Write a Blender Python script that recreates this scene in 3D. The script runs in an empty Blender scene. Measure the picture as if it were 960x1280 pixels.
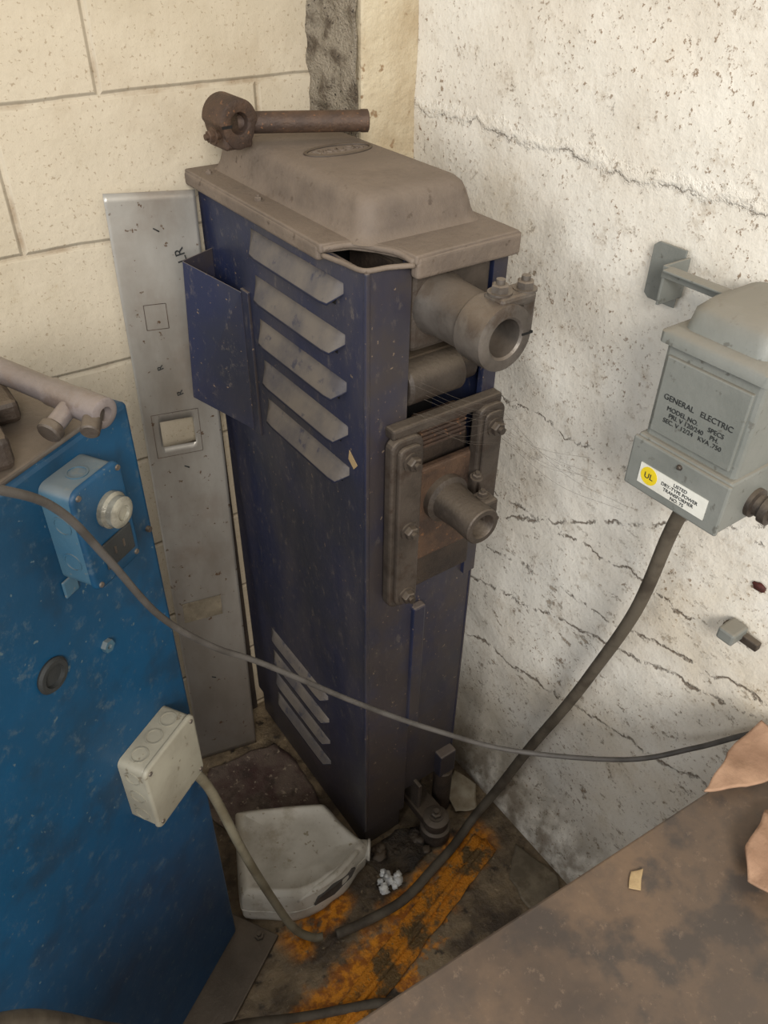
import bpy, bmesh, math, random
from mathutils import Vector, Matrix, noise
random.seed(4)
S=bpy.context.scene
try: S.view_settings.view_transform='Standard'
except Exception: pass

# ---------------------------------------------------------------- materials
def lin(c):
    return tuple(((v/255)/12.92 if v/255<=.04045 else ((v/255+.055)/1.055)**2.4) for v in c)+(1,)
class NT:
    def __init__(s,name):
        s.m=bpy.data.materials.new(name);s.m.use_nodes=True;s.t=s.m.node_tree;s.n=s.t.nodes;s.l=s.t.links
        s.b=s.n['Principled BSDF'];s.geo=s.n.new('ShaderNodeNewGeometry')
    def L(s,a,b): s.l.new(a,b)
    def pos(s,scale=(1,1,1)):
        m=s.n.new('ShaderNodeMapping');m.inputs['Scale'].default_value=scale;s.L(s.geo.outputs['Position'],m.inputs['Vector']);return m.outputs[0]
    def noise(s,sc,det=6,vec=None,rough=.6,dist=0):
        n=s.n.new('ShaderNodeTexNoise');n.inputs['Scale'].default_value=sc;n.inputs['Detail'].default_value=det
        n.inputs['Roughness'].default_value=rough;n.inputs['Distortion'].default_value=dist
        s.L(vec if vec else s.geo.outputs['Position'],n.inputs['Vector']);return n.outputs['Fac']
    def math(s,op,a,b=None,c=None,clamp=False):
        n=s.n.new('ShaderNodeMath');n.operation=op;n.use_clamp=clamp
        for i,v in enumerate((a,b,c)):
            if v is None: continue
            if isinstance(v,(int,float)): n.inputs[i].default_value=v
            else: s.L(v,n.inputs[i])
        return n.outputs[0]
    def ramp(s,f,a,b):
        n=s.n.new('ShaderNodeMapRange');n.inputs['From Min'].default_value=a;n.inputs['From Max'].default_value=b;n.interpolation_type='SMOOTHSTEP'
        s.L(f,n.inputs['Value']);return n.outputs[0]
    def mix(s,f,a,b):
        n=s.n.new('ShaderNodeMix');n.data_type='RGBA'
        if isinstance(f,(int,float)): n.inputs[0].default_value=f
        else: s.L(f,n.inputs[0])
        for i,v in ((6,a),(7,b)):
            if isinstance(v,tuple): n.inputs[i].default_value=v
            else: s.L(v,n.inputs[i])
        return n.outputs[2]
    def xyz(s):
        n=s.n.new('ShaderNodeSeparateXYZ');s.L(s.geo.outputs['Position'],n.inputs[0]);return n.outputs
    def nz(s):
        n=s.n.new('ShaderNodeSeparateXYZ');s.L(s.geo.outputs['Normal'],n.inputs[0]);return n.outputs
    def fin(s,col,rough=.6,metal=0,bump=None,bs=.3,bd=.01,spec=.5):
        if isinstance(col,tuple): s.b.inputs['Base Color'].default_value=col
        else: s.L(col,s.b.inputs['Base Color'])
        if isinstance(rough,(int,float)): s.b.inputs['Roughness'].default_value=rough
        else: s.L(rough,s.b.inputs['Roughness'])
        s.b.inputs['Metallic'].default_value=metal
        s.b.inputs['Specular IOR Level'].default_value=spec
        if bump is not None:
            n=s.n.new('ShaderNodeBump');n.inputs['Strength'].default_value=bs;n.inputs['Distance'].default_value=bd
            s.L(bump,n.inputs['Height']);s.L(n.outputs[0],s.b.inputs['Normal'])
        return s.m
def simple(name,c1,c2,sc=12,lo=.4,hi=.65,rough=.6,metal=0,bs=.2,bd=.004,dust=None,dustamt=.8,spec=.5,speck=None,stain=None):
    t=NT(name);n=t.noise(sc);f=t.ramp(n,lo,hi);c=t.mix(f,lin(c1),lin(c2))
    if stain: c=t.mix(t.math('MULTIPLY',t.ramp(t.noise(sc*1.7,7,rough=.7),.5,.66),.75),c,lin(stain))
    if speck:
        n3=t.noise(sc*7,3);c=t.mix(t.ramp(n3,.62,.7),c,lin(speck))
    if dust:
        up=t.ramp(t.nz()[2],.25,.8);g=t.ramp(t.noise(9),.25,.6)
        c=t.mix(t.math('MULTIPLY',t.math('MULTIPLY',up,dustamt),t.math('ADD',t.math('MULTIPLY',g,.4),.6)),c,lin(dust))
    fine=t.noise(sc*10,4)
    return t.fin(c,rough,metal,fine,bs,bd,spec)

# left block wall
t=NT('painted_block');x=t.xyz()
cb=t.n.new('ShaderNodeCombineXYZ')
wob=t.math('MULTIPLY',t.math('SUBTRACT',t.noise(5,3),.5),.012)
t.L(t.math('ADD',x[0],.463+4.3),cb.inputs[0]);t.L(t.math('ADD',t.math('ADD',x[2],-1.516+.215*9),wob),cb.inputs[1])
br=t.n.new('ShaderNodeTexBrick');br.offset=.38;br.offset_frequency=2;br.squash=1
for k,v in (('Scale',1),('Mortar Size',.007),('Mortar Smooth',.8),('Brick Width',.43),('Row Height',.215)): br.inputs[k].default_value=v
t.L(cb.outputs[0],br.inputs['Vector'])
mort=br.outputs['Fac']
base=t.mix(t.ramp(t.noise(3.5),.35,.7),lin((206,194,172)),lin((190,177,153)))
base=t.mix(t.math('MULTIPLY',t.ramp(t.noise(150,3),.60,.66),.6),base,lin((150,130,104)))
base=t.mix(t.math('MULTIPLY',t.ramp(t.noise(2.2,8),.52,.72),.5),base,lin((160,138,108)))
base=t.mix(t.math('MULTIPLY',t.ramp(t.noise(28,6,rough=.75),.60,.68),.4),base,lin((168,148,118)))
base=t.mix(t.math('MULTIPLY',t.ramp(x[2],1.3,.5),.35),base,lin((150,124,90)))
mm=t.math('MULTIPLY',mort,t.ramp(t.noise(14,4),.42,.75))
base=t.mix(t.math('MULTIPLY',mm,.65),base,lin((134,106,76)))
h=t.math('SUBTRACT',t.math('ADD',t.math('MULTIPLY',t.noise(55,5),.35),t.math('MULTIPLY',t.noise(9,3),.3)),t.math('MULTIPLY',mort,1.1))
M_block=t.fin(base,.75,0,h,.55,.009,.3)

# right wall : painted board-formed concrete
t=NT('painted_rough_concrete');x=t.xyz()
n1=t.noise(6,5)
w1=t.math('ADD',t.math('MULTIPLY',t.math('SUBTRACT',t.noise(7,4,rough=.6),.5),.07),t.math('MULTIPLY',t.math('SUBTRACT',t.noise(38,5,rough=.7),.5),.035))
def zline(z0,w,mlo,mhi,seed,slope=0):
    zz=t.math('ADD',t.math('ADD',x[2],w1),-z0)
    if slope: zz=t.math('ADD',zz,t.math('MULTIPLY',x[1],slope))
    d=t.ramp(t.math('ABSOLUTE',zz),w,w*.15)
    return t.math('MULTIPLY',d,t.ramp(t.noise(15+seed,6,rough=.7),mlo,mhi))
cr=t.math('MULTIPLY',zline(1.468,.0022,.46,.60,0),.75)
for z0,w,a,b,sd,sl in ((1.03,.003,.48,.60,5,.02),(.79,.0035,.46,.58,2,.1),(.62,.0045,.45,.57,7,.2),(.50,.0045,.44,.56,4,.3),(.33,.005,.44,.56,8,.25),(.60,.0045,.45,.57,10,.62)):
    cr=t.math('MAXIMUM',cr,zline(z0,w,a,b,sd,sl))
lowm=t.ramp(x[2],1.15,.55)
chip=t.math('MULTIPLY',t.ramp(t.noise(34,7,rough=.78),.625,.65),t.ramp(t.noise(4,3),.40,.58))
chip2=t.math('MULTIPLY',t.ramp(t.noise(22,8,rough=.8,vec=t.pos((1,1,1.6))),.60,.63),t.math('MULTIPLY',lowm,.8))
base=t.mix(t.ramp(t.noise(4),.35,.7),lin((236,231,220)),lin((222,214,200)))
base=t.mix(t.math('MULTIPLY',t.ramp(t.noise(17,8,rough=.8),.52,.66),.5),base,lin((186,172,152)))
sp=t.ramp(t.noise(120,4,rough=.7),.59,.65)
spm=t.ramp(t.noise(6,4),.38,.62)
base=t.mix(t.math('MULTIPLY',sp,t.math('ADD',t.math('MULTIPLY',spm,.75),.12)),base,lin((134,110,86)))
base=t.mix(t.math('MULTIPLY',chip,.85),base,lin((140,120,98)))
base=t.mix(chip2,base,lin((150,130,108)))
base=t.mix(t.math('MULTIPLY',t.ramp(t.noise(1.8,6),.50,.7),.38),base,lin((212,190,152)))
base=t.mix(t.math('MULTIPLY',cr,.8),base,lin((98,78,58)))
base=t.mix(t.math('MULTIPLY',t.math('MULTIPLY',t.ramp(x[2],.25,.02),t.ramp(t.noise(14,6),.3,.6)),.85),base,lin((112,98,80)))
ridge=t.ramp(t.math('ABSOLUTE',t.math('ADD',t.math('ADD',x[2],w1),-1.476)),.014,0)
h=t.math('SUBTRACT',t.math('ADD',t.math('ADD',t.math('MULTIPLY',t.noise(60,6,rough=.7),.35),t.math('MULTIPLY',n1,1.2)),t.math('MULTIPLY',ridge,.5)),t.math('ADD',t.math('MULTIPLY',cr,1.0),t.math('MULTIPLY',t.math('MAXIMUM',chip,chip2),.45)))
M_conc=t.fin(base,.7,0,h,.65,.010,.3)
M_col=simple('painted_column',(206,193,166),(180,162,132),6,.4,.7,.75,bs=.5,bd=.01,speck=(150,125,95))
M_crev=simple('crumbling_mortar',(120,106,88),(190,177,156),24,.34,.56,.9,bs=1,bd=.02,speck=(64,54,46))

# floor
t=NT('greasy_floor');x=t.xyz()
base=t.mix(t.ramp(t.noise(9,8),.35,.65),lin((66,54,42)),lin((136,118,92)))
base=t.mix(t.ramp(t.noise(30,6),.55,.7),base,lin((46,38,30)))
base=t.mix(t.math('MULTIPLY',t.ramp(t.noise(45,5,rough=.75),.60,.68),.7),base,lin((168,150,120)))
wn=t.math('MULTIPLY',t.math('SUBTRACT',t.noise(14,5),.5),.12)
def band(ax,ay,bx,by,w,lo,hi):
    L=math.hypot(bx-ax,by-ay);ux,uy=(bx-ax)/L,(by-ay)/L
    px=t.math('SUBTRACT',x[0],ax);py=t.math('SUBTRACT',x[1],ay)
    s=t.math('ADD',t.math('MULTIPLY',px,ux),t.math('MULTIPLY',py,uy))
    d=t.math('ABSOLUTE',t.math('ADD',t.math('ADD',t.math('MULTIPLY',px,-uy),t.math('MULTIPLY',py,ux)),wn))
    m=t.math('MULTIPLY',t.ramp(d,w,w*.35),t.math('MULTIPLY',t.ramp(s,-.03,.02),t.ramp(s,L+.05,L)))
    return t.math('MULTIPLY',m,t.ramp(t.noise(28,5),lo,hi))
o=t.math('MAXIMUM',band(-.07,-.455,-.68,-.60,.06,.3,.5),band(-.43,-.40,-.56,-.43,.05,.33,.48))
o=t.math('MAXIMUM',o,band(-.25,-.56,-.62,-.70,.04,.45,.6))
base=t.mix(o,base,t.mix(t.ramp(t.noise(50,3),.4,.6),lin((160,92,14)),lin((222,142,24))))
M_floor=t.fin(base,t.math('ADD',t.math('MULTIPLY',t.noise(12),.6),.2),0,t.noise(40,7),.7,.012)
M_pad=simple('greasy_concrete',(45,37,30),(82,70,55),16,.4,.65,.55,bs=.8,bd=.01)
M_or=simple('orange_rust_rail',(108,84,48),(216,136,24),17,.40,.52,.6,bs=.9,bd=.01,stain=(84,68,44),speck=(150,126,80))

# equipment
t=NT('dusty_navy_enamel');x=t.xyz();nz=t.nz()
base=t.mix(t.ramp(t.noise(4,6),.35,.7),lin((33,40,68)),lin((38,42,56)))
hz=t.math('MULTIPLY',t.ramp(t.noise(7,7,vec=t.pos((1,1,.35))),.40,.70),.5)
base=t.mix(hz,base,lin((82,77,76)))
base=t.mix(t.math('MULTIPLY',t.ramp(t.noise(60,6,rough=.8,vec=t.pos((1,1,.5))),.55,.68),.35),base,lin((128,118,106)))
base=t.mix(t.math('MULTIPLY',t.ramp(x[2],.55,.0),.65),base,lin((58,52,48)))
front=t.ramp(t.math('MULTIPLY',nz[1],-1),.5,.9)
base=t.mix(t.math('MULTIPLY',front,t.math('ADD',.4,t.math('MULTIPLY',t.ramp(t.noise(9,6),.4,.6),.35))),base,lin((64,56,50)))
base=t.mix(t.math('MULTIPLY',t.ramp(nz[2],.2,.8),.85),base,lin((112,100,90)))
base=t.mix(t.ramp(t.noise(120,2),.70,.74),base,lin((120,104,88)))
M_navy=t.fin(base,t.math('ADD',t.math('MULTIPLY',t.noise(6),.4),.18),0,t.noise(70,4),.08,.004,.5)
M_lid=simple('dusty_brown_casting',(118,105,93),(96,85,76),9,.35,.7,.72,bs=.4,bd=.004,dust=(128,114,100),dustamt=.45,speck=(86,74,64),stain=(98,86,75))
t=NT('dusty_louver');nz=t.nz()
base=t.mix(t.ramp(t.noise(12),.35,.7),lin((108,101,94)),lin((80,77,80)))
base=t.mix(t.ramp(nz[2],.10,-.1),base,lin((34,38,60)))
base=t.mix(t.ramp(t.noise(40,5),.58,.7),base,lin((62,62,74)))
M_louv=t.fin(base,.7,0,t.noise(80,4),.2,.003)
M_black=simple('dark_interior',(10,9,9),(22,19,17),10,rough=.9)
M_dsteel=simple('dirty_steel',(80,71,63),(54,47,41),14,.35,.7,.55,.2,bs=.35,dust=(114,102,88),dustamt=.7,stain=(60,47,38))
M_steel=simple('worn_grey_steel',(110,103,96),(76,70,65),12,.35,.7,.45,.35,bs=.2,dust=(128,115,101),dustamt=.6,stain=(76,63,53))
M_pipe=simple('mauve_grey_pipe',(134,125,123),(108,99,97),12,.35,.7,.4,.3,bs=.2,dust=(148,137,130),dustamt=.6,stain=(106,90,79))
M_rust=simple('rusty_brown_steel',(98,76,60),(70,56,48),18,.35,.65,.6,.3,bs=.4,speck=(128,92,66))
M_grease=simple('greasy_brown_insulator',(62,51,42),(40,33,29),14,.35,.7,.6,0,bs=.4,dust=(96,83,68))
t=NT('scratched_sheet_steel');x=t.xyz()
base=t.mix(t.ramp(t.noise(5,8,vec=t.pos((1,1,.4))),.35,.7),lin((182,178,170)),lin((142,135,125)))
base=t.mix(t.math('MULTIPLY',t.ramp(t.noise(3,6),.46,.68),.75),base,lin((132,113,96)))
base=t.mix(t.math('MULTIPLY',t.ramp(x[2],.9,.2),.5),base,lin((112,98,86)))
base=t.mix(t.ramp(t.noise(60,4),.64,.7),base,lin((104,82,64)))
M_plate=t.fin(base,t.math('ADD',t.math('MULTIPLY',t.noise(14,5),.4),.2),.5,t.noise(40,5),.12,.003)
t=NT('teal_blue_enamel');x=t.xyz()
base=t.mix(t.ramp(t.noise(3.5,6),.35,.7),lin((8,70,106)),lin((16,60,88)))
base=t.mix(t.math('MULTIPLY',t.ramp(t.noise(11,7),.48,.70),.65),base,lin((24,50,70)))
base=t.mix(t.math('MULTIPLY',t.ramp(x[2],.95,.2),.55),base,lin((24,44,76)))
base=t.mix(t.math('MULTIPLY',t.ramp(t.noise(40,6,rough=.8),.54,.68),.4),base,lin((88,102,108)))
base=t.mix(t.ramp(t.noise(95,2),.70,.73),base,lin((80,98,108)))
M_blue=t.fin(base,t.math('ADD',t.math('MULTIPLY',t.noise(8),.4),.28),0,t.noise(50,4),.08,.004)
M_bbox=simple('blue_painted_box',(50,88,112),(66,96,112),10,.35,.7,.5,0,bs=.15,dust=(110,115,114),dustamt=.8,speck=(96,104,106))
M_gbox=simple('grey_junction_plastic',(156,152,137),(134,129,115),10,.35,.7,.5,0,bs=.08,speck=(120,112,96))
M_trans=simple('grey_hammered_enamel',(127,129,124),(113,116,111),9,.35,.7,.5,0,bs=.35,bd=.002,dust=(136,128,114),dustamt=.7,speck=(100,100,94))
M_cable=simple('grey_rubber_cable',(84,80,76),(66,62,58),20,rough=.6,bs=.1)
M_cable2=simple('dirty_rubber_conduit',(92,84,72),(66,58,48),14,rough=.7,bs=.2)
M_cond=simple('grey_flex_conduit',(128,122,104),(104,96,78),14,rough=.6,bs=.1)
t=NT('rusty_table_sheet')
base=t.mix(t.ramp(t.noise(6,9,rough=.7),.35,.66),lin((84,73,64)),lin((116,95,76)))
base=t.mix(t.ramp(t.noise(12,7),.52,.66),base,lin((74,66,60)))
base=t.mix(t.math('MULTIPLY',t.ramp(t.noise(2.5,6),.46,.62),.7),base,lin((66,57,51)))
base=t.mix(t.math('MULTIPLY',t.ramp(t.noise(70,5,rough=.8),.56,.68),.4),base,lin((134,114,96)))
M_table=t.fin(base,.5,0,t.noise(30,6),.2,.004)
M_card=simple('torn_cardboard',(176,142,116),(148,116,93),14,.35,.65,.85,bs=.3)
M_white=simple('dirty_white_plastic',(198,193,182),(166,160,147),8,.4,.7,.45,bs=.08,speck=(150,140,120),stain=(158,148,131))
M_foam=simple('white_foam',(225,225,222),(190,190,190),40,rough=.9,bs=.6)
M_paper=simple('dirty_paper',(178,168,148),(144,130,108),14,rough=.9)
M_maroon=simple('maroon_rubber_sheet',(72,50,48),(104,90,80),12,.35,.6,.6,bs=.5,speck=(150,136,118),stain=(60,50,44))
M_lab=simple('white_label',(228,228,220),(212,210,200),10,rough=.6)
M_yel=simple('yellow_label',(238,212,40),(222,196,36),10,rough=.6)
M_ink=simple('dark_ink',(34,36,36),(44,46,46),10,rough=.7)
M_glass=simple('fuse_glass',(150,147,134),(104,100,90),30,rough=.2,metal=.3,bs=.2)
M_tan=simple('tan_sticker',(170,146,108),(140,116,84),30,rough=.8)
M_red=simple('red_fragment',(96,26,20),(54,32,26),30,rough=.7)
M_gpatch=simple('grey_patch',(134,122,102),(98,88,72),10,rough=.8,stain=(90,78,60))
M_gapshade=simple('gap_shade_brown',(62,50,40),(44,36,30),12,rough=.85,bs=.5)  # dark brown that paints the shade in the gap beside the plate
M_web=simple('cobweb_silk',(112,102,92),(96,88,78),20,rough=.95)

# ---------------------------------------------------------------- builders
def empty(name,loc=(0,0,0)):
    o=bpy.data.objects.new(name,None);S.collection.objects.link(o);o.empty_display_size=.05;return o
def link(name,me,mat,par=None,smooth=False,bevel=0,seg=2):
    o=bpy.data.objects.new(name,me);S.collection.objects.link(o)
    if mat: me.materials.append(mat)
    if par: o.parent=par
    if smooth:
        for p in me.polygons: p.use_smooth=True
    if bevel:
        b=o.modifiers.new('b','BEVEL');b.width=bevel;b.segments=seg;b.limit_method='ANGLE';b.angle_limit=.6
    return o
def mesh(name,vs,fs):
    me=bpy.data.meshes.new(name);me.from_pydata([tuple(v) for v in vs],[],fs)
    bm=bmesh.new();bm.from_mesh(me);bmesh.ops.recalc_face_normals(bm,faces=bm.faces);bm.to_mesh(me);bm.free();me.update();return me
I4=Matrix.Identity(4)
def box(name,a,b,mat,par=None,bevel=.002,M=I4,seg=2):
    vs=[M@Vector((x,y,z)) for x in (a[0],b[0]) for y in (a[1],b[1]) for z in (a[2],b[2])]
    fs=[(0,1,3,2),(4,6,7,5),(0,4,5,1),(2,3,7,6),(0,2,6,4),(1,5,7,3)]
    return link(name,mesh(name,vs,fs),mat,par,False,bevel,seg)
def lathe(name,o,axis,prof,mat,par=None,seg=32,M=I4,smooth=True,bevel=0):
    o=Vector(o);ax=Vector(axis).normalized();u=ax.orthogonal().normalized();v=ax.cross(u)
    vs=[];fs=[];n=len(prof)
    for i in range(seg):
        a=2*math.pi*i/seg;d=u*math.cos(a)+v*math.sin(a)
        for r,h in prof: vs.append(M@(o+d*r+ax*h))
    for i in range(seg):
        j=(i+1)%seg
        for k in range(n-1): fs.append((i*n+k,j*n+k,j*n+k+1,i*n+k+1))
    me=mesh(name,vs,fs);bm=bmesh.new();bm.from_mesh(me);bmesh.ops.remove_doubles(bm,verts=bm.verts,dist=1e-6);bmesh.ops.recalc_face_normals(bm,faces=bm.faces);bm.to_mesh(me);bm.free()
    ob=link(name,me,mat,par,smooth)
    if smooth:
        e=ob.modifiers.new('es','EDGE_SPLIT');e.split_angle=math.radians(40)
    return ob
def cyl(name,p1,p2,r,mat,par=None,seg=28,ch=.15,M=I4):
    p1=Vector(p1);p2=Vector(p2);L=(p2-p1).length;c=min(r*ch,L*.3)
    return lathe(name,p1,p2-p1,[(0,0),(r-c,0),(r,c),(r,L-c),(r-c,L),(0,L)],mat,par,seg,M)
def prism(name,pts,ext,mat,par=None,bevel=.002,M=I4,seg=2):
    n=len(pts);e=Vector(ext);P=[Vector(p) for p in pts]
    vs=[M@p for p in P]+[M@(p+e) for p in P]
    fs=[tuple(range(n)),tuple(range(2*n-1,n-1,-1))]+[(i,(i+1)%n,n+(i+1)%n,n+i) for i in range(n)]
    return link(name,mesh(name,vs,fs),mat,par,False,bevel,seg)
def hexbolt(name,o,axis,r,mat,par=None,M=I4):
    o=Vector(o);ax=Vector(axis).normalized()
    lathe(name+'_washer',o,ax,[(0,0),(r*1.35,0),(r*1.35,r*.25),(0,r*.25)],mat,par,20,M)
    b=lathe(name+'_head',o+ax*r*.25,ax,[(0,0),(r,0),(r,r*.7),(r*.8,r*.85),(0,r*.85)],mat,par,6,M,False)
    lathe(name+'_stud',o+ax*r,ax,[(0,0),(r*.5,0),(r*.5,r*.6),(0,r*.6)],mat,par,14,M)
def cat(pts,n=8):
    P=[Vector(p) for p in pts];P=[P[0]*2-P[1]]+P+[P[-1]*2-P[-2]];out=[]
    for i in range(1,len(P)-2):
        a,b,c,d=P[i-1:i+3]
        for k in range(n):
            s=k/n;out.append(.5*((2*b)+(c-a)*s+(2*a-5*b+4*c-d)*s*s+(3*b-a-3*c+d)*s**3))
    out.append(P[-2]);return out
def tube(name,pts,r,mat,par=None,n=8,seg=14):
    Q=cat(pts,n) if len(pts)>2 else [Vector(p) for p in pts]
    vs=[];fs=[];t0=(Q[1]-Q[0]).normalized();u=t0.orthogonal().normalized()
    for i,q in enumerate(Q):
        tt=(Q[min(i+1,len(Q)-1)]-Q[max(i-1,0)]).normalized();u=(u-tt*u.dot(tt)).normalized();v=tt.cross(u)
        for k in range(seg):
            a=2*math.pi*k/seg;vs.append(q+(u*math.cos(a)+v*math.sin(a))*r)
    for i in range(len(Q)-1):
        for k in range(seg):
            j=(k+1)%seg;fs.append((i*seg+k,i*seg+j,(i+1)*seg+j,(i+1)*seg+k))
    fs.append(tuple(range(seg)));fs.append(tuple(range((len(Q)-1)*seg,len(Q)*seg)))
    return link(name,mesh(name,vs,fs),mat,par,True)
def rrect(x0,y0,x1,y1,r,z,n=6):
    out=[]
    for cx,cy,a0 in ((x1-r,y1-r,0),(x0+r,y1-r,90),(x0+r,y0+r,180),(x1-r,y0+r,270)):
        for i in range(n+1):
            a=math.radians(a0+90*i/n);out.append(Vector((cx+r*math.cos(a),cy+r*math.sin(a),z)))
    return out
def loft(name,rings,mat,par=None,M=I4,smooth=True,split=35):
    n=len(rings[0]);vs=[M@p for r in rings for p in r];fs=[]
    for i in range(len(rings)-1):
        for k in range(n):
            j=(k+1)%n;fs.append((i*n+k,i*n+j,(i+1)*n+j,(i+1)*n+k))
    fs.append(tuple(range(n)));fs.append(tuple(range((len(rings)-1)*n,len(rings)*n)))
    o=link(name,mesh(name,vs,fs),mat,par,smooth)
    if smooth:
        e=o.modifiers.new('es','EDGE_SPLIT');e.split_angle=math.radians(split)
    return o
def text(name,s,M,size,mat,par=None,ext=.0003):
    c=bpy.data.curves.new(name,'FONT');c.body=s;c.size=size;c.extrude=ext;c.align_x='CENTER'
    o=bpy.data.objects.new(name+'_tmp',c);S.collection.objects.link(o)
    bpy.context.view_layer.update()
    me=bpy.data.meshes.new_from_object(o.evaluated_get(bpy.context.evaluated_depsgraph_get()))
    bpy.data.objects.remove(o);me.transform(M);return link(name,me,mat,par)
def frame(o,X,Y,Z):
    X,Y,Z=Vector(X).normalized(),Vector(Y).normalized(),Vector(Z).normalized();o=Vector(o)
    return Matrix(((X.x,Y.x,Z.x,o.x),(X.y,Y.y,Z.y,o.y),(X.z,Y.z,Z.z,o.z),(0,0,0,1)))
def rubble(name,c,r,mat,par=None,seed=0,sub=3,amp=.35,fs=8):
    bm=bmesh.new();bmesh.ops.create_icosphere(bm,subdivisions=sub,radius=1)
    for v in bm.verts:
        d=1+amp*noise.noise(v.co*2.2+Vector((seed,0,0)))+amp*.5*noise.noise(v.co*fs*.8+Vector((0,seed,0)))
        v.co=Vector((v.co.x*r[0]*d,v.co.y*r[1]*d,v.co.z*r[2]*d))+Vector(c)
    me=bpy.data.meshes.new(name);bm.to_mesh(me);bm.free();return link(name,me,mat,par,True)

# ---------------------------------------------------------------- room
box('floor',(-3.2,-3.2,-.1),(.25,.4,0),M_floor,None,0)
box('wall_left',(-3.2,.18,0),(.25,.4,3),M_block,None,0)
def rightwall():
    prof=[(0,0),(.004,.02),(.02,.06),(.04,.10),(.051,.14)]+[(.053,.14+i*.02) for i in range(1,143)]
    ys=[.18-i*.02 for i in range(0,165)]
    vs=[];fs=[]
    for y in ys:
        for i,(px,pz) in enumerate(prof):
            d=0
            if i>0: 
                d=.005*noise.noise(Vector((0,y*5,pz*8)))+.003*noise.noise(Vector((3,y*20,pz*20)))
            vs.append((px+d,y,pz))
    m=len(prof)
    for i in range(len(ys)-1):
        for k in range(m-1): fs.append((i*m+k,(i+1)*m+k,(i+1)*m+k+1,i*m+k+1))
    b=len(vs);vs+=[(.25,ys[0],0),(.25,ys[0],prof[-1][1]),(.25,ys[-1],0),(.25,ys[-1],prof[-1][1])]
    fs.append((b,b+1,b+3,b+2))
    fs.append(tuple([i for i in range(m)]+[b+1,b]));fs.append(tuple([(len(ys)-1)*m+i for i in range(m)]+[b+3,b+2]))
    o=link('wall_right',mesh('wall_right',vs,fs),M_conc,None,True)
rightwall()
box('trim_column',(-.061,.07,0),(.06,.2,3),M_col,None,.006)
def crev():
    vs=[];fs=[];nz_=260;ny=16
    for i in range(nz_+1):
        z=3*i/nz_
        for k in range(ny+1):
            y=.066+.116*k/ny
            d=.010*noise.noise(Vector((1,y*40,z*40)))+.010*noise.noise(Vector((5,y*12,z*12)))
            if k==0: d*=.3
            vs.append((-.066-.008+d-.022*(k/ny)**2+.6*max(0,d)*(k/ny),y,z))
    for i in range(nz_):
        for k in range(ny): a=i*(ny+1)+k;fs.append((a,a+1,a+ny+2,a+ny+1))
    b=link('trim_mortar',mesh('trim_mortar',vs,fs),M_crev,None,True)
    s=b.modifiers.new('s','SOLIDIFY');s.thickness=.004
crev()

# ---------------------------------------------------------------- spot welder
W=empty('spot_welder')
X0,X1,Y0,Y1,ZB,ZT=-.329,-.085,-.343,.163,.088,1.383
box('core',(X0+.006,-.20,ZB+.03),(X1-.006,Y1-.004,1.33),M_black,W,0)
box('core_front',(X0+.006,-.335,1.20),(-.262,-.19,1.325),M_black,W,0)
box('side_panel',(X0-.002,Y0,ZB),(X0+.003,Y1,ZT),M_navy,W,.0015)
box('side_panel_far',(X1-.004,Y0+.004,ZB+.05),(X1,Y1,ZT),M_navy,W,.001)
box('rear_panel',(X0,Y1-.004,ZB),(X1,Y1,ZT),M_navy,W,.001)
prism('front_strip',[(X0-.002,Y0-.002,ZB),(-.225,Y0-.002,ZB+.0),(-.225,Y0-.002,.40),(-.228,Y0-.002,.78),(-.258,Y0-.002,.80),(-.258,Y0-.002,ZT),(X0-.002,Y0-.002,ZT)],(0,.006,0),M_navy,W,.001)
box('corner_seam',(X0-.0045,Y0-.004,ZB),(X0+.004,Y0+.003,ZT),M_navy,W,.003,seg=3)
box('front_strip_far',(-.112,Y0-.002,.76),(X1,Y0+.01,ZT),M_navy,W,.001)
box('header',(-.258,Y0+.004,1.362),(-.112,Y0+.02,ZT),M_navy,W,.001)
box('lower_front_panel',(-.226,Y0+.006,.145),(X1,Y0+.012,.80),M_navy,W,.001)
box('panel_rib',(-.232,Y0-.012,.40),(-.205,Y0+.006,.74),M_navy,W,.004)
box('inner_liner',(-.262,-.30,.78),(-.258,-.20,1.37),M_grease,W,0)
def louver(name,y0,y1,zt,hh=.030,out=.015,tp=.010):
    x=X0-.002;prof=[(0,0),(.35,.30),(.68,.60),(.92,.86),(1,1)]
    ns=14;vs=[];fs=[];m=len(prof)
    for i in range(ns+1):
        s=i/ns;y=y0+(y1-y0)*s
        e=min(1,min(s,1-s)/.10);e=math.sin(e*math.pi/2)**.7 if e<1 else 1
        for a,b in prof: vs.append((x-out*a*e-.0004,y,zt-hh*b*(.45+.55*e)))
    for i in range(ns):
        for k in range(m-1): q=i*m+k;fs.append((q,q+m,q+m+1,q+1))
    o=link(name,mesh(name,vs,fs),M_louv,W,True);sm_=o.modifiers.new('s','SOLIDIFY');sm_.thickness=.0012;sm_.offset=-1
    box(name+'_slot',(x-.001,min(y0,y1)+.02,zt-hh-.001),(x+.0005,max(y0,y1)-.02,zt-hh*.3),M_black,W,0)
for i in range(5): louver('louver_%d'%(i+1),-.026-.003*i,-.290-.002*i,1.352-.0735*i,.036,.018)
for i in range(4): louver('lower_louver_%d'%(i+1),.045,-.202,.414-.076*i,.028,.012)
prism('pocket_sheet',[(X0-.006,.022,.965),(-.408,.118,1.012),(-.392,.118,1.268),(X0-.006,.022,1.234)],(-.0015,-.002,0),M_navy,W,.0007)
prism('pocket_back',[(-.408,.118,1.012),(X0-.002,.13,1.03),(X0-.002,.13,1.275),(-.392,.118,1.268)],(0,.002,0),M_navy,W,.0007)
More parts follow.
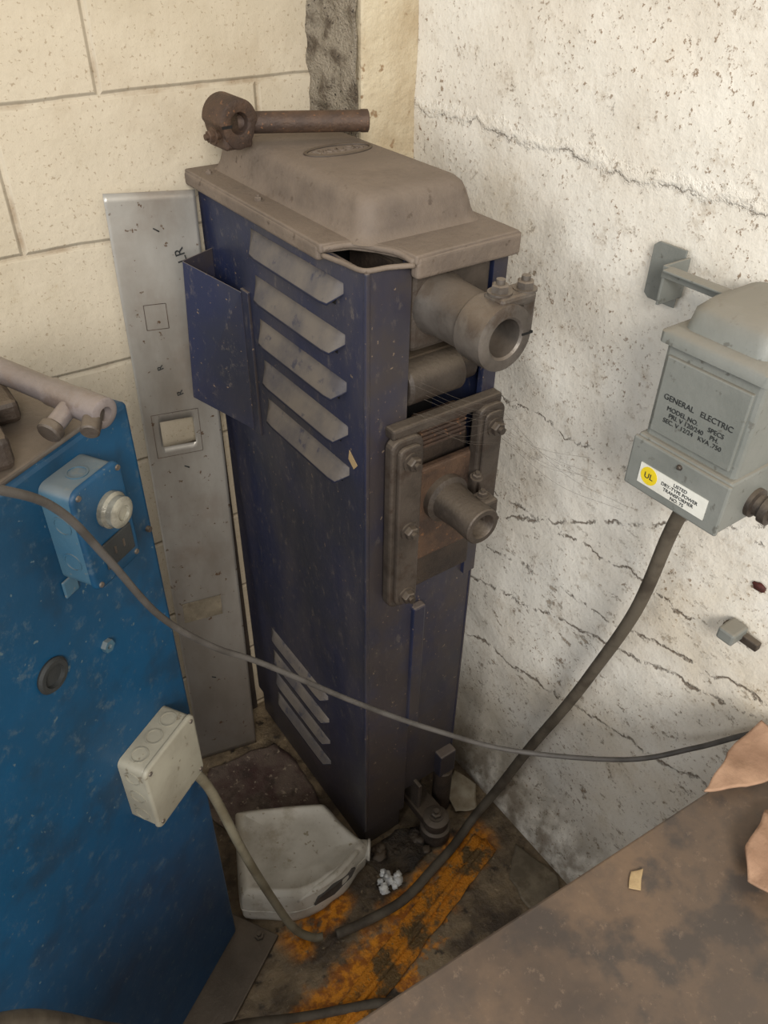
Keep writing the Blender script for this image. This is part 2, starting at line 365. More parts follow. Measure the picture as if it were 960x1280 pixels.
prism('pocket_floor',[(X0-.006,.022,.967),(-.408,.118,1.014),(X0-.002,.13,1.03)],(0,0,.002),M_navy,W,0)
box('pocket_flange',(X0-.007,-.002,.962),(X0-.001,.024,1.240),M_navy,W,.0015)
# lid
lp=[(-.347,.170),(-.349,-.262),(-.330,-.266),(-.308,-.272),(-.286,-.300),(-.272,-.330),(-.268,-.366),(-.085,-.362),(-.082,.06),(-.082,.170)]
prism('lid_flange',[(x,y,1.386) for x,y in lp],(0,0,.013),M_lid,W,.003,seg=3)
box('lid_lip_left',(-.350,-.256,1.374),(-.336,.168,1.396),M_lid,W,.005,seg=3)
box('lid_lip_front',(-.266,-.367,1.366),(-.084,-.350,1.396),M_lid,W,.005,seg=3)
box('lid_lip_far',(-.094,-.362,1.374),(-.080,.066,1.396),M_lid,W,.004)
tube('broken_rim',[(-.345,-.262,1.392),(-.325,-.268,1.394),(-.305,-.275,1.394),(-.286,-.302,1.394),(-.272,-.332,1.394),(-.268,-.362,1.390)],.0045,M_lid,W)
tube('broken_rim_lower',[(-.345,-.262,1.384),(-.338,-.30,1.384),(-.332,-.340,1.385),(-.300,-.350,1.386),(-.268,-.362,1.386)],.0035,M_lid,W)
R=[]
for ins,z in ((-.006,1.397),(0,1.402),(.004,1.412),(.010,1.436),(.014,1.446),(.021,1.453),(.032,1.457)):
    R.append(rrect(-.303+ins,-.296+ins*1.1,-.098-ins,.155-ins,.026,z,8))
loft('lid_dome',R,M_lid,W,split=60)
me=bpy.data.meshes.new('emblem');bm=bmesh.new()
N=48
for i in range(N):
    a=2*math.pi*i/N
    for k in range(8):
        b=2*math.pi*k/8
        bm.verts.new((-.196+(.056+.003*math.cos(b))*math.cos(a),-.071+(.027+.003*math.cos(b))*math.sin(a),1.457+.003*math.sin(b)))
bm.verts.ensure_lookup_table()
for i in range(N):
    for k in range(8): bm.faces.new([bm.verts[i*8+k],bm.verts[((i+1)%N)*8+k],bm.verts[((i+1)%N)*8+(k+1)%8],bm.verts[i*8+(k+1)%8]])
bm.to_mesh(me);bm.free();link('emblem_oval',me,M_grease,W,True)
text('emblem_lettering','TAYLOR',Matrix.Translation((-.196,-.077,1.4572)),.022,M_lid,W,.0016)
hexbolt('lid_screw',(-.326,-.05,1.398),(0,0,1),.006,M_lid,W)
hexbolt('lid_screw_far',(-.326,.12,1.398),(0,0,1),.005,M_lid,W)
# upper horn
hx,hz=-.209,1.315
box('horn_mount',(-.257,-.345,1.250),(-.116,-.24,1.372),M_dsteel,W,.008)
lathe('horn_upper',(hx,-.335,hz),(0,-1,0),[(0,0),(.045,0),(.045,.016),(.042,.026),(.0405,.09),(.0415,.094),(.0455,.097),(.0465,.125),(.045,.146),(.040,.148),(.029,.148),(.026,.145),(.025,.03),(0,.03)],M_steel,W,44)
box('horn_clamp_lug',(hx-.008,-.478,hz+.036),(hx+.052,-.440,hz+.052),M_steel,W,.005)
hexbolt('clamp_bolt_1',(hx+.004,-.458,hz+.052),(0,0,1),.012,M_steel,W)
hexbolt('clamp_bolt_2',(hx+.044,-.462,hz+.050),(0,0,1),.012,M_steel,W)
box('clamp_lug_far',(hx+.034,-.474,hz-.014),(hx+.056,-.444,hz+.042),M_steel,W,.005)
box('clamp_split',(hx+.028,-.4840,hz-.002),(hx+.046,-.440,hz+.001),M_black,W,0)
# between the horns
box('shaft_yoke',(-.257,-.32,1.15),(-.12,-.25,1.225),M_grease,W,.008)
cyl('cross_shaft',(-.256,-.320,1.190),(-.150,-.320,1.190),.034,M_dsteel,W)
cyl('cross_shaft_end',(-.150,-.315,1.190),(-.118,-.315,1.190),.026,M_grease,W)
box('laminated_bus',(-.236,-.352,1.085),(-.150,-.325,1.135),M_rust,W,.003)
for i in range(6): box('bus_leaf_%d'%i,(-.238,-.356,1.088+i*.008),(-.148,-.33,1.0925+i*.008),M_rust,W,.0008)
box('lower_cavity_block',(-.226,-.325,.80),(-.112,-.26,1.07),M_grease,W,.008)
prism('platen_bar_left',[(-.304+p.x,-.352,.792+p.y) for p in rrect(0,0,.060,.338,.018,0,5)],(0,-.020,0),M_dsteel,W,.004)
prism('platen_bar_left_front',[(-.296+p.x,-.372,.802+p.y) for p in rrect(0,0,.044,.318,.014,0,5)],(0,-.010,0),M_dsteel,W,.003)
prism('platen_bar_right',[(-.135+p.x,-.352,.93+p.y) for p in rrect(0,0,.052,.205,.016,0,5)],(0,-.022,0),M_dsteel,W,.004)
prism('platen_bar_right_front',[(-.128+p.x,-.374,.94+p.y) for p in rrect(0,0,.038,.185,.012,0,5)],(0,-.006,0),M_dsteel,W,.003)
box('platen_top',(-.298,-.366,1.128),(-.085,-.343,1.146),M_dsteel,W,.004)
box('platen_plate',(-.240,-.358,.862),(-.112,-.343,1.05),M_rust,W,.004)
box('platen_plate_lower',(-.236,-.356,.80),(-.115,-.343,.87),M_grease,W,.004)
for i,z in enumerate((1.094,.962,.822)): hexbolt('platen_bolt_%d'%i,(-.274,-.382,z),(0,-1,0),.012,M_dsteel,W)
hexbolt('platen_bolt_r',(-.108,-.380,1.098),(0,-1,0),.012,M_dsteel,W)
hx,hz=-.186,.980
lathe('horn_lower',(hx,-.356,hz),(0,-1,0),[(0,0),(.042,0),(.042,.014),(.034,.018),(.031,.06),(.032,.085),(.032,.100),(.030,.102),(.022,.102),(.020,.099),(.020,.02),(0,.02)],M_dsteel,W,36)
box('lower_clamp_lug',(hx+.016,-.44,hz-.010),(hx+.046,-.405,hz+.026),M_dsteel,W,.005)
hexbolt('lower_clamp_bolt_1',(hx+.028,-.42,hz+.026),(0,0,1),.008,M_dsteel,W)
hexbolt('lower_clamp_bolt_2',(hx+.048,-.43,hz-.02),(0,-.3,-1),.007,M_dsteel,W)
hexbolt('lower_clamp_bolt_3',(hx+.044,-.385,hz+.035),(0,-.2,1),.008,M_dsteel,W)
# base and foot
box('base_plinth',(X0+.004,-.33,0),(-.225,Y1-.01,ZB+.004),M_navy,W,.002)
box('base_plinth_rear',(-.225,-.22,0),(X1,Y1-.01,.14),M_black,W,.002)
box('foot_arm',(-.20,-.40,.05),(-.145,-.20,.075),M_grease,W,.004)
cyl('foot_pad',(-.172,-.40,0),(-.172,-.40,.05),.036,M_dsteel,W)
lathe('foot_collar',(-.172,-.40,.045),(0,0,1),[(0,0),(.03,0),(.03,.03),(.022,.035),(0,.035)],M_dsteel,W)
hexbolt('foot_bolt',(-.172,-.40,.08),(0,0,1),.013,M_dsteel,W)
box('foot_web',(-.195,-.36,.075),(-.185,-.30,.16),M_dsteel,W,.003)
box('leg_bar',(-.135,-.36,.145),(-.09,-.33,.22),M_navy,W,.004)
cyl('leg_far',(-.112,-.345,0),(-.112,-.345,.15),.022,M_grease,W)
prism('sticker',[(X0-.0025,-.300,1.092),(X0-.0025,-.322,1.075),(X0-.0025,-.312,1.063),(X0-.0025,-.297,1.074)],(-.0006,0,0),M_tan,W,0)
# cobwebs strung across the horns
random.seed(11)
for i in range(9):
    p=Vector((-.262+random.uniform(0,.05),-.36,1.16+random.uniform(-.02,.05)));q_=Vector((-.10+random.uniform(-.02,.03),-.385,1.06+random.uniform(0,.09)))
    m_=(p+q_)/2+Vector((0,-.01,-random.uniform(.004,.02)));tube('cobweb_%d'%i,[p,m_,q_],.00016,M_web,W,n=5,seg=4)
for i in range(7):
    p=Vector((-.086,-.36,1.07+random.uniform(-.02,.06)));q_=Vector((.048,-.50+random.uniform(-.05,.05),.99+random.uniform(-.03,.05)))
    m_=(p+q_)/2+Vector((0,0,-random.uniform(.01,.03)));tube('cobweb_wall_%d'%i,[p,m_,q_],.00018,M_web,W,n=5,seg=4)

# ---------------------------------------------------------------- handle on top
H=empty('clamp_handle')
a=Vector((-.302,.046,1.486));b=Vector((-.120,-.037,1.484))
lathe('bar',a,b-a,[(0,0),(.0155,0),(.0155,.188),(.0165,.190),(.0165,.200),(.014,.2015),(0,.2015)],M_rust,H)
u=(b-a).normalized()
axn=Vector((.12,-1,-.05)).normalized();hxx=Vector((0,0,1)).cross(axn).normalized()
FM=frame(Vector((-.316,.040,1.492)),hxx,axn.cross(hxx),axn)
def eye(name,M,mat,par):
    outer=[];inner=[];n=40
    for i in range(n):
        t_=2*math.pi*i/n
        x,y=.033*math.cos(t_),.034*math.sin(t_)
        if y<0: y*=1.10; x*=.88
        outer.append((x,y));inner.append((.015*math.cos(t_),.015*math.sin(t_)))
    vs=[];fs=[]
    for z in (-.030,.024):
        for p in outer: vs.append(M@Vector((p[0],p[1],z)))
        for p in inner: vs.append(M@Vector((p[0],p[1],z)))
    for i in range(n):
        j=(i+1)%n
        fs+=[(i,j,n+j,n+i),(2*n+i,3*n+i,3*n+j,2*n+j),(i,2*n+i,2*n+j,j),(n+i,n+j,3*n+j,3*n+i)]
    o=link(name,mesh(name,vs,fs),mat,par,True,.003);e=o.modifiers.new('e','EDGE_SPLIT');e.split_angle=.7
eye('clamp_eye',FM,M_rust,H)
box('clamp_base',(-.026,-.037,-.028),(.024,-.016,.022),M_rust,H,.005,FM)
box('clamp_gap',(-.032,-.004,.0245),(-.014,.000,.0250),M_black,H,0,FM)
cyl('pinch_bolt',FM@Vector((-.046,-.016,.006)),FM@Vector((-.01,-.016,.006)),.006,M_rust,H)
hexbolt('pinch_head',FM@Vector((-.036,-.016,.006)),FM.to_3x3()@Vector((-1,0,0)),.009,M_rust,H)

# ---------------------------------------------------------------- leaning steel plate
P=empty('sheet_metal_strip')
def plate():
    BL,BR,TL,TR=Vector((-.538,.105,.002)),Vector((-.396,.070,.002)),Vector((-.4905,.166,1.381)),Vector((-.3415,.150,1.369))
    def q(a,b): return (BL*(1-a)+BR*a)*(1-b)+(TL*(1-a)+TR*a)*b
    vs=[];fs=[]
    N,Mx=28,100
    for j in range(Mx+1):
        for i in range(N+1): 
            p=q(i/N,j/Mx)+Vector((0,.0015*noise.noise(Vector((i/N*2,j/Mx*6,0))),0));vs.append(p)
    for j in range(Mx):
        for i in range(N):
            a,b=(i+.5)/N,(j+.5)/Mx
            if .22<a<.66 and .655<b<.70: continue
            k=j*(N+1)+i;fs.append((k,k+1,k+N+2,k+N+1))
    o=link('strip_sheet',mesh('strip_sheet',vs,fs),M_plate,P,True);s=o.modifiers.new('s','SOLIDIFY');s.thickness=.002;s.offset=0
    nrm=((BR-BL).cross(TL-BL)).normalized()
    off=nrm*.0022
    if off.y>0: off=-off
    def rect(name,a0,a1,b0,b1,w=.0010):
        c=[q(a0,b0)+off,q(a1,b0)+off,q(a1,b1)+off,q(a0,b1)+off]
        for i in range(4): tube(name+'_%d'%i,[c[i],c[(i+1)%4]],w*.5,M_rust,P,seg=6)
    rect('scribe_a',.24,.50,.832,.865)
    rect('scribe_b',.12,.72,.645,.712,.0008)
    def hatch(name,a0,a1,b0,b1,mat):
        c=[q(a0,b0)+off,q(a1,b0)+off,q(a1,b1)+off,q(a0,b1)+off];prism(name,c,off*.2,mat,P,0)
    hatch('tape_lower',.12,.70,.335,.375,M_gpatch)
    X=(q(1,.9)-q(0,.9)).normalized();Y=(q(.5,1)-q(.5,0)).normalized()
    for s,aa,bb,sz in (('LR',.80,.925,.024),('R',.36,.78,.016),('R',.56,.74,.017)):
        text('chalk_mark',s,frame(q(aa,bb)+off*1.2,(Y-X*.25),(-X-Y*.25),(X.cross(Y))),sz,M_ink,P)
    for aa,bb in ((.48,.958),(.45,.625),(.4,.20)):
        tube('mark_tick',[q(aa,bb)+off,q(aa+.06,bb-.004)+off],.0012,M_ink,P,seg=6)
plate()
box('gap_shade_board',(-.392,.1695,0),(-.338,.1785,1.0),M_gapshade,None,.002)  # added dark board, stands in for the shadow between plate and welder

# ---------------------------------------------------------------- blue machine cabinet
B=empty('blue_machine_cabinet')
PB=Vector((-.658,-.338,0));BU=Vector((.854,.52,0)).normalized();BN=Vector((.52,-.854,0)).normalized()
BM=frame(PB,BU,(0,0,1),BU.cross(Vector((0,0,1))))
ZS=1 if (BU.cross(Vector((0,0,1)))).dot(BN)>0 else -1
def bx(name,s0,s1,z0,z1,o0,o1,mat,par,bev=.002,seg=2): return box(name,(s0,z0,o0*ZS),(s1,z1,o1*ZS),mat,par,bev,BM,seg)
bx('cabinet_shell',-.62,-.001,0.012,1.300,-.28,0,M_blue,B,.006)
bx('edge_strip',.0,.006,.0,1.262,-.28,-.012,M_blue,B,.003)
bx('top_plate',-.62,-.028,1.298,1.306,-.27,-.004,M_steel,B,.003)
def bl(name,s,z,o,prof,mat,par,seg=28,sm=True): return lathe(name,(s,z,o*ZS),(0,0,ZS),prof,mat,par,seg,BM,sm)
bl('side_nut',-.125,1.016,0,[(0,0),(.009,0),(.009,.007),(.004,.007),(.004,.002),(0,.002)],M_bbox,B,6,False)
bl('side_nut_2',-.012,1.12,0,[(0,0),(.004,0),(.004,.005),(0,.005)],M_dsteel,B,12)
bl('round_boss',-.210,1.050,0,[(0,0),(.022,0),(.023,.003),(.020,.006),(.015,.006),(.014,.001),(0,.001)],M_ink,B)
bx('floor_flange',-.50,.028,0,.010,-.1,.085,M_dsteel,B,.003)
lathe('anchor_nut',(.008,.010,.05*ZS),(0,1,0),[(0,0),(.010,0),(.010,.008),(.005,.008),(.005,.014),(0,.014)],M_dsteel,B,6,BM,False)

E=empty('receptacle_box')
def rbox(name,s0,s1,z0,z1,o0,o1,mat,par,r=.012):
    rings=[]
    for o,i in ((o0,0),(o1-.004,0),(o1-.001,.0015),(o1,.004)):
        rings.append([Vector((p.x,p.y,o*ZS)) for p in rrect(s0+i,z0+i,s1-i,z1-i,max(r-i,.002),0,5)])
    return loft(name,rings,mat,par,BM,True,50)
rbox('box_body',-.155,-.080,1.150,1.280,.0005,.042,M_bbox,E)
rbox('cover_plate',-.157,-.078,1.147,1.283,.042,.047,M_blue,E,.014)
bl('plug_fuse',-.110,1.235,.047,[(0,0),(.021,0),(.021,.006),(.018,.009),(.018,.016),(.014,.019),(.009,.019),(.008,.016),(0,.016)],M_glass,E)
bx('outlet_face',-.134,-.088,1.166,1.202,.047,.050,M_ink,E,.004)
bx('slot_1',-.120,-.117,1.180,1.190,.050,.0505,M_dsteel,E,0)
bx('slot_2',-.106,-.103,1.180,1.190,.050,.0505,M_dsteel,E,0)
for s,z in ((-.148,1.274),(-.086,1.156),(-.148,1.156),(-.086,1.274)): bl('screw',s,z,.047,[(0,0),(.0035,0),(.003,.0018),(0,.002)],M_steel,E,12)
def knock(name,p,axis,mat,par,r=.010):
    lathe(name,p,axis,[(r-.002,0),(r-.002,.0012),(r,.0012),(r,0)],mat,par,24,BM)
knock('knockout_top',(-.118,1.280,.022*ZS),(0,1,0),M_bbox,E,.012)
for z in (1.185,1.235): knock('knockout_side',(-.155,z,.022*ZS),(-1,0,0),M_bbox,E,.012)
bx('mount_ear',-.162,-.14,1.128,1.152,.0005,.004,M_bbox,E,.002)

J=empty('junction_box')
rbox('box_body',-.163,-.051,.687,.820,.0005,.043,M_gbox,J,.010)
rbox('cover',-.165,-.049,.685,.822,.043,.049,M_gbox,J,.012)
for s in (-.140,-.107,-.074): knock('knockout_top',(s,.820,.022*ZS),(0,1,0),M_gbox,J,.013)
for z in (.710,.752,.795): knock('knockout_side',(-.163,z,.022*ZS),(-1,0,0),M_gbox,J,.013)
for s,z in ((-.155,.812),(-.059,.697),(-.155,.697),(-.059,.812)): bl('screw',s,z,.049,[(0,0),(.0035,0),(.003,.0018),(0,.002)],M_steel,J,12)

C1=BM@Vector((-.06,.700,.022*ZS))
lathe('conduit_connector',C1,(.3,-.1,-1),[(0,0),(.012,0),(.012,.012),(.009,.014),(.009,.03),(0,.03)],M_dsteel,J,18)
tube('flex_conduit',[C1+Vector((.0,0,-.01)),(-.665,-.375,.58),(-.630,-.385,.36),(-.597,-.405,.19),(-.566,-.425,.06),(-.535,-.445,.016),(-.515,-.455,.014)],.0085,M_cond)
tube('power_cable.001',[(-.055,-.70,1.118),(-.045,-.685,1.05),(-.03,-.659,.874),(-.012,-.60,.66),(-.010,-.56,.52),(-.018,-.50,.32),(-.04,-.455,.14),(-.085,-.435,.035),(-.16,-.455,.016),(-.227,-.470,.016),(-.33,-.49,.015),(-.43,-.48,.015),(-.49,-.468,.015)],.0105,M_cable2)
tube('power_cable',[(-.93,-.62,1.47),(-.835,-.561,1.38),(-.789,-.517,1.31),(-.752,-.485,1.21),(-.706,-.459,1.08),(-.645,-.448,.98),(-.575,-.447,.90),(-.436,-.482,.75),(-.326,-.534,.66),(-.209,-.613,.60),(-.078,-.743,.62),(-.007,-.816,.68),(.018,-.887,.780),(.022,-.97,.86),(.020,-1.10,.90)],.0043,M_cable)
tube('floor_hose',[(-1.05,-.80,1.1),(-.987,-.71,.9),(-.930,-.61,.55),(-.84,-.56,.25),(-.74,-.535,.09),(-.63,-.565,.02),(-.55,-.60,.013),(-.482,-.634,.013),(-.40,-.70,.013)],.009,M_cable2)

# ---------------------------------------------------------------- pipe tool on cabinet
T=empty('pipe_clamp')
a=Vector((-.80,-.205,1.345));b=Vector((-.704,-.415,1.335))
d=(b-a).normalized()
lathe('pipe',a,d,[(0,0),(.014,0),(.014,.15),(.0155,.152),(.0155,.19),(.017,.192),(.017,.229),(.014,.231),(.008,.231),(.007,.222),(0,.222)],M_pipe,T)
side=Vector((-.75,-.55,-.25)).normalized()
p=a+d*.185;cyl('branch_1',p,p+side*.045,.010,M_pipe,T);cyl('branch_1_end',p+side*.038,p+side*.05,.013,M_dsteel,T)
p=a+d*.215;cyl('branch_2',p,p+Vector((-.5,-.8,-.3)).normalized()*.032,.010,M_dsteel,T)
box('dark_block',(-.90,-.42,1.306),(-.80,-.29,1.345),M_grease,T,.008)
box('block_arm',(-.86,-.33,1.306),(-.77,-.27,1.332),M_grease,T,.006)

# ---------------------------------------------------------------- transformer
G=empty('wall_transformer')
ya,yb=-.776,-.633
box('wiring_box',(-.100,ya,1.139),(.044,yb,1.217),M_trans,G,.004)
box('cover_lower',(-.105,ya-.002,1.139),(-.098,yb+.002,1.214),M_trans,G,.003)
box('core_body',(-.092,ya+.004,1.21),(.044,yb-.004,1.350),M_trans,G,.006)
box('name_plate_face',(-.097,ya+.012,1.226),(-.090,yb-.012,1.330),M_trans,G,.002)
def yz(x0,x1,y0,y1,r,z): return rrect(x0,y0,x1,y1,r,z,5)
loft('top_shoulder',[yz(-.102,.044,ya-.003,yb+.003,.008,1.345),yz(-.102,.044,ya-.003,yb+.003,.008,1.358),yz(-.094,.042,ya+.006,yb-.006,.012,1.365)],M_trans,G,split=50)
loft('top_cap',[yz(-.088,.040,ya+.014,yb-.014,.016,1.362),yz(-.084,.040,ya+.017,yb-.017,.018,1.388),yz(-.072,.036,ya+.026,yb-.026,.02,1.400),yz(-.055,.03,ya+.04,yb-.04,.02,1.403)],M_trans,G,split=60)
TXM=lambda y,z:frame((-.0975,y,z),(0,-1,0),(0,0,1),(-1,0,0))
yc=(ya+yb)/2
text('maker_name','GENERAL   ELECTRIC',TXM(yc,1.276),.0105,M_ink,G)
text('maker_data','MODEL NO.      SPECS\nPRI. V 120/240    PH.\nSEC. V 12/24   KVA .750',TXM(yc,1.263),.0085,M_ink,G)
box('label',(-.1062,yc-.052,1.153),(-.105,yc+.052,1.183),M_lab,G,0)
lathe('label_mark',(-.1062,yc+.036,1.169),(-1,0,0),[(0,0),(.013,0),(.013,.0004),(0,.0004)],M_yel,G,24)
text('label_text','LISTED\nDRY-TYPE POWER\nTRANSFORMER\nNO. 75',frame((-.1065,yc-.012,1.175),(0,-1,0),(0,0,1),(-1,0,0)),.0068,M_ink,G)
text('label_ul','UL',frame((-.1068,yc+.036,1.165),(0,-1,0),(0,0,1),(-1,0,0)),.012,M_ink,G)
hexbolt('cover_screw',(-.105,yc-.002,1.204),(-1,0,0),.003,M_steel,G)
lathe('side_connector',(-.035,ya,1.165),(0,-1,0),[(0,0),(.020,0),(.020,.006),(.015,.008),(.015,.016),(.019,.018),(.019,.028),(.012,.030),(.012,.036),(0,.036)],M_dsteel,G,24)
lathe('cable_connector',(-.055,-.70,1.140),(0,0,-1),[(0,0),(.015,0),(.015,.008),(.012,.010),(.012,.022),(0,.022)],M_dsteel,G,20)
K=empty('strap_bracket')
prism('bracket_plate',[(.041,-.545,1.400),(.041,-.500,1.400),(.041,-.492,1.393),(.041,-.492,1.326),(.041,-.500,1.320),(.041,-.545,1.320)],(.003,0,0),M_trans,K,.001)
box('bracket_tab',(-.006,-.552,1.338),(.044,-.548,1.392),M_trans,K,.001)
box('strap',(-.008,-.690,1.376),(-.004,-.548,1.392),M_trans,K,.001)
box('strap_top',(-.024,-.690,1.390),(-.004,-.56,1.393),M_trans,K,.001)
F1=empty('conduit_clip')
box('clip_body',(.010,-.800,.890),(.048,-.772,.912),M_trans,F1,.004)
box('clip_ear',(.036,-.825,.886),(.048,-.765,.900),M_dsteel,F1,.002)
rubble('wall_plug',(.048,-.790,.985),(.004,.011,.007),M_red,None,3,2)

# ---------------------------------------------------------------- table front right
TB=empty('metal_work_table')
def ty(x): return -.868-.073*(x+.705)
prism('table_top',[(-1.15,ty(-1.15),.775),(.005,ty(.005),.775),(.005,-1.75,.775),(-1.15,-1.75,.775)],(0,0,.025),M_table,TB,.003)
prism('table_apron',[(-1.12,ty(-1.12)-.03,.70),(-.02,ty(-.02)-.03,.70),(-.02,ty(-.02)-.05,.70),(-1.12,ty(-1.12)-.05,.70)],(0,0,.076),M_rust,TB,.002)
for x_,y_ in ((-1.1,-.92),(-.06,-.99),(-1.1,-1.7),(-.06,-1.7)): box('table_leg',(x_-.02,y_-.02,0),(x_+.02,y_+.02,.776),M_rust,TB,.003)
def sheet(name,outline,z,mat,amp,seed,thick=.003,par=None,fq=9):
    bm=bmesh.new();vs=[bm.verts.new((x,y,0)) for x,y in outline];bm.faces.new(vs)
    bmesh.ops.triangulate(bm,faces=bm.faces)
    for _ in range(4): bmesh.ops.subdivide_edges(bm,edges=bm.edges,cuts=1,use_grid_fill=True)
    for v in bm.verts:
        e=Vector((v.co.x*25,v.co.y*25,seed+7));v.co.x+=.006*noise.noise(e);v.co.y+=.006*noise.noise(e+Vector((9,9,9)))
        v.co.z=z+amp*(.5+.5*noise.noise(Vector((v.co.x*fq,v.co.y*fq,seed))))+amp*.15*noise.noise(Vector((v.co.x*30,v.co.y*30,seed)))
    me=bpy.data.meshes.new(name);bm.to_mesh(me);bm.free()
    o=link(name,me,mat,par,True);s=o.modifiers.new('s','SOLIDIFY');s.thickness=thick;s.offset=1;return o
sheet('cardboard_scrap',[(-.170,-.912),(-.09,-.888),(-.005,-.886),(-.005,-.975),(-.05,-.955),(-.115,-.940)],.806,M_card,.034,1,.004)
sheet('cardboard_scrap.001',[(-.232,-1.02),(-.20,-.992),(-.13,-.975),(-.02,-1.02),(-.02,-1.20),(-.16,-1.15),(-.215,-1.07)],.806,M_card,.045,5,.004)
sheet('paper_scrap',[(-.345,-.938),(-.325,-.925),(-.310,-.932),(-.322,-.938),(-.335,-.947)],.8012,M_tan,.003,3,.001,fq=40)

# ---------------------------------------------------------------- jug lying on its side
JG=empty('plastic_jug')
o_=[(-.560,-.150),(-.545,-.142),(-.46,-.185),(-.385,-.228),(-.370,-.245),(-.362,-.290),(-.350,-.335),(-.342,-.360),(-.350,-.374),(-.378,-.382),(-.42,-.400),(-.455,-.402),(-.49,-.405),(-.545,-.392),(-.600,-.352),(-.628,-.330),(-.632,-.312),(-.600,-.235)]
def sm(pts,n=4): 
    P_=[Vector((x,y,0)) for x,y in pts];P_=P_+P_[:3];out=[]
    for i in range(len(pts)):
        a,b,c,d_=P_[i-1] if i else P_[len(pts)-1],P_[i],P_[i+1],P_[i+2]
        for k in range(n):
            s=k/n;out.append(.5*((2*b)+(c-a)*s+(2*a-5*b+4*c-d_)*s*s+(3*b-a-3*c+d_)*s**3))
    return out
O=sm(o_);cen=sum(O,Vector())/len(O)
nd=Vector((-.34,-.36,0))
def ring(sc,z):
    out=[]
    for p in O:
        k=1-.22*max(0,1-((p-nd).length/.13))   # the shoulder falls towards the neck
        out.append(cen+(p-cen)*sc+Vector((0,0,z*k)))
    return out
loft('jug_body',[ring(.93,.002),ring(.98,.007),ring(1.0,.02),ring(1.0,.072),ring(.985,.090),ring(.95,.102),ring(.89,.110),ring(.83,.112),ring(.81,.1085),ring(.5,.107)],M_white,JG,split=85)
nk=Vector((.80,-.60,0)).normalized()
lathe('jug_neck',(-.366,-.342,.046),nk,[(0,0),(.026,0),(.023,.012),(.021,.018),(.021,.034),(.024,.035),(.024,.040),(.018,.041),(.017,.03),(0,.03)],M_white,JG,28)
tube('jug_seam',[cen+(p-cen)*1.002+Vector((0,0,.048)) for p in O]+[cen+(O[0]-cen)*1.002+Vector((0,0,.048))],.0015,M_white,JG,n=2,seg=6)
prism('jug_grip_recess',[(-.505,-.4075,.052),(-.455,-.4085,.047),(-.405,-.3985,.050),(-.388,-.391,.060),(-.40,-.397,.074),(-.455,-.4085,.082),(-.495,-.4085,.078)],(0,.010,0),M_cable,JG,.002)
tube('jug_handle_rib',[(-.535,-.388,.085),(-.49,-.398,.100),(-.44,-.396,.102),(-.39,-.378,.092),(-.362,-.362,.072)],.008,M_white,JG)

# ---------------------------------------------------------------- floor stuff
RL=empty('floor_channel')
ra=Vector((-.085,-.485,0));rb=Vector((-.66,-.64,0));rd=(rb-ra).normalized();rn=Vector((-rd.y,rd.x,0))
sheet('channel_web',[tuple((ra+rn*-.03)[:2]),tuple((ra+rd*.2+rn*-.034)[:2]),tuple((rb+rn*-.03)[:2]),tuple((rb+rn*.03)[:2]),tuple((ra+rd*.3+rn*.034)[:2]),tuple((ra+rn*.03)[:2])],.001,M_or,.006,4,.003,RL,40)
tube('channel_rib',[ra+Vector((0,0,.007)),ra+rd*.2+rn*.002+Vector((0,0,.010)),rb+Vector((0,0,.007))],.007,M_or,RL)
sheet('maroon_mat',[(-.53,.06),(-.36,.04),(-.34,-.04),(-.345,-.15),(-.36,-.20),(-.46,-.16),(-.57,-.12),(-.60,-.02)],.001,M_maroon,.010,2,.003)
sheet('paper_scrap.001',[(-.47,-.165),(-.365,-.190),(-.36,-.215),(-.45,-.185)],.014,M_tan,.008,8,.001)
sheet('paper_scrap.002',[(-.09,-.335),(-.03,-.30),(-.012,-.36),(-.05,-.41),(-.10,-.39)],.002,M_paper,.03,4,.002)
sheet('concrete_patch',[(-.10,-.58),(-.03,-.53),(-.005,-.64),(-.05,-.70),(-.11,-.66)],.001,M_gpatch,.006,9,.004)
random.seed(21)
DB=empty('debris_pile')
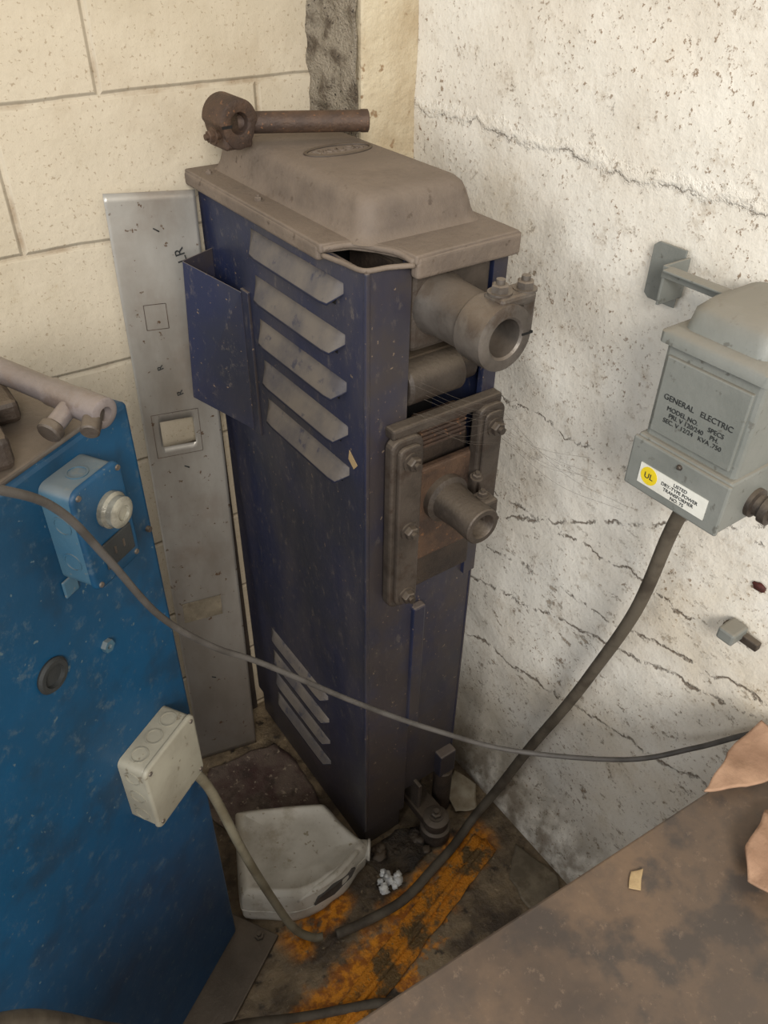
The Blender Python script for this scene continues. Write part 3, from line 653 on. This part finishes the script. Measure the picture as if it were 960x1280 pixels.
sheet('grime_mound',[(-.345,-.36),(-.335,-.43),(-.27,-.445),(-.215,-.43),(-.205,-.37),(-.25,-.345)],.001,M_pad,.022,6,.003,DB,22)
for i in range(16):
    x_=random.uniform(-.33,-.215);y_=random.uniform(-.43,-.36);r_=random.uniform(.005,.014)
    rubble('clod_%d'%i,(x_,y_,.012+r_*.25),(r_*random.uniform(.7,1.5),r_,r_*.5),random.choice((M_pad,M_grease,M_grease)),DB,i*3.1,2,.8)
FO=empty('foam_scraps')
for i in range(26):
    rubble('foam_%d'%i,(-.338+random.uniform(-.022,.026),-.440+random.uniform(-.024,.020),.024+random.uniform(0,.014)),(random.uniform(.004,.010),)*2+(.006,),M_foam,FO,i*2.7,2,.8)

# ---------------------------------------------------------------- light
w=bpy.data.worlds.new('World');S.world=w;w.use_nodes=True
bg=w.node_tree.nodes['Background'];bg.inputs[0].default_value=(1.0,.965,.92,1);bg.inputs[1].default_value=.50
def area(name,loc,tgt,size,power,col):
    l=bpy.data.lights.new(name,'AREA');l.size=size;l.energy=power;l.color=col
    o=bpy.data.objects.new(name,l);S.collection.objects.link(o);o.location=loc
    o.rotation_euler=(Vector(tgt)-Vector(loc)).to_track_quat('-Z','Y').to_euler()
area('window_daylight',(-1.8,-2.95,2.7),(-.1,-.3,.8),1.0,92,(1,.965,.91))
area('doorway_daylight',(-3.0,-1.2,2.0),(-.3,-.2,.8),1.2,26,(.92,.96,1))

# ---------------------------------------------------------------- camera
f=999.5;p_=.65785;yaw=.62602;ro=.01845
fh=Vector((math.sin(yaw),math.cos(yaw),0));r0=Vector((math.cos(yaw),-math.sin(yaw),0))
Fv=fh*math.cos(p_)+Vector((0,0,-math.sin(p_)));u0=r0.cross(Fv)
Rv=r0*math.cos(ro)+u0*math.sin(ro);Uv=u0*math.cos(ro)-r0*math.sin(ro)
cd=bpy.data.cameras.new('camera');cd.sensor_fit='VERTICAL';cd.sensor_height=24;cd.lens=f/1280*24;cd.clip_start=.02
co=bpy.data.objects.new('camera',cd);S.collection.objects.link(co)
co.matrix_world=frame((-.887,-1.161,1.764),Rv,Uv,-Fv)
S.camera=co
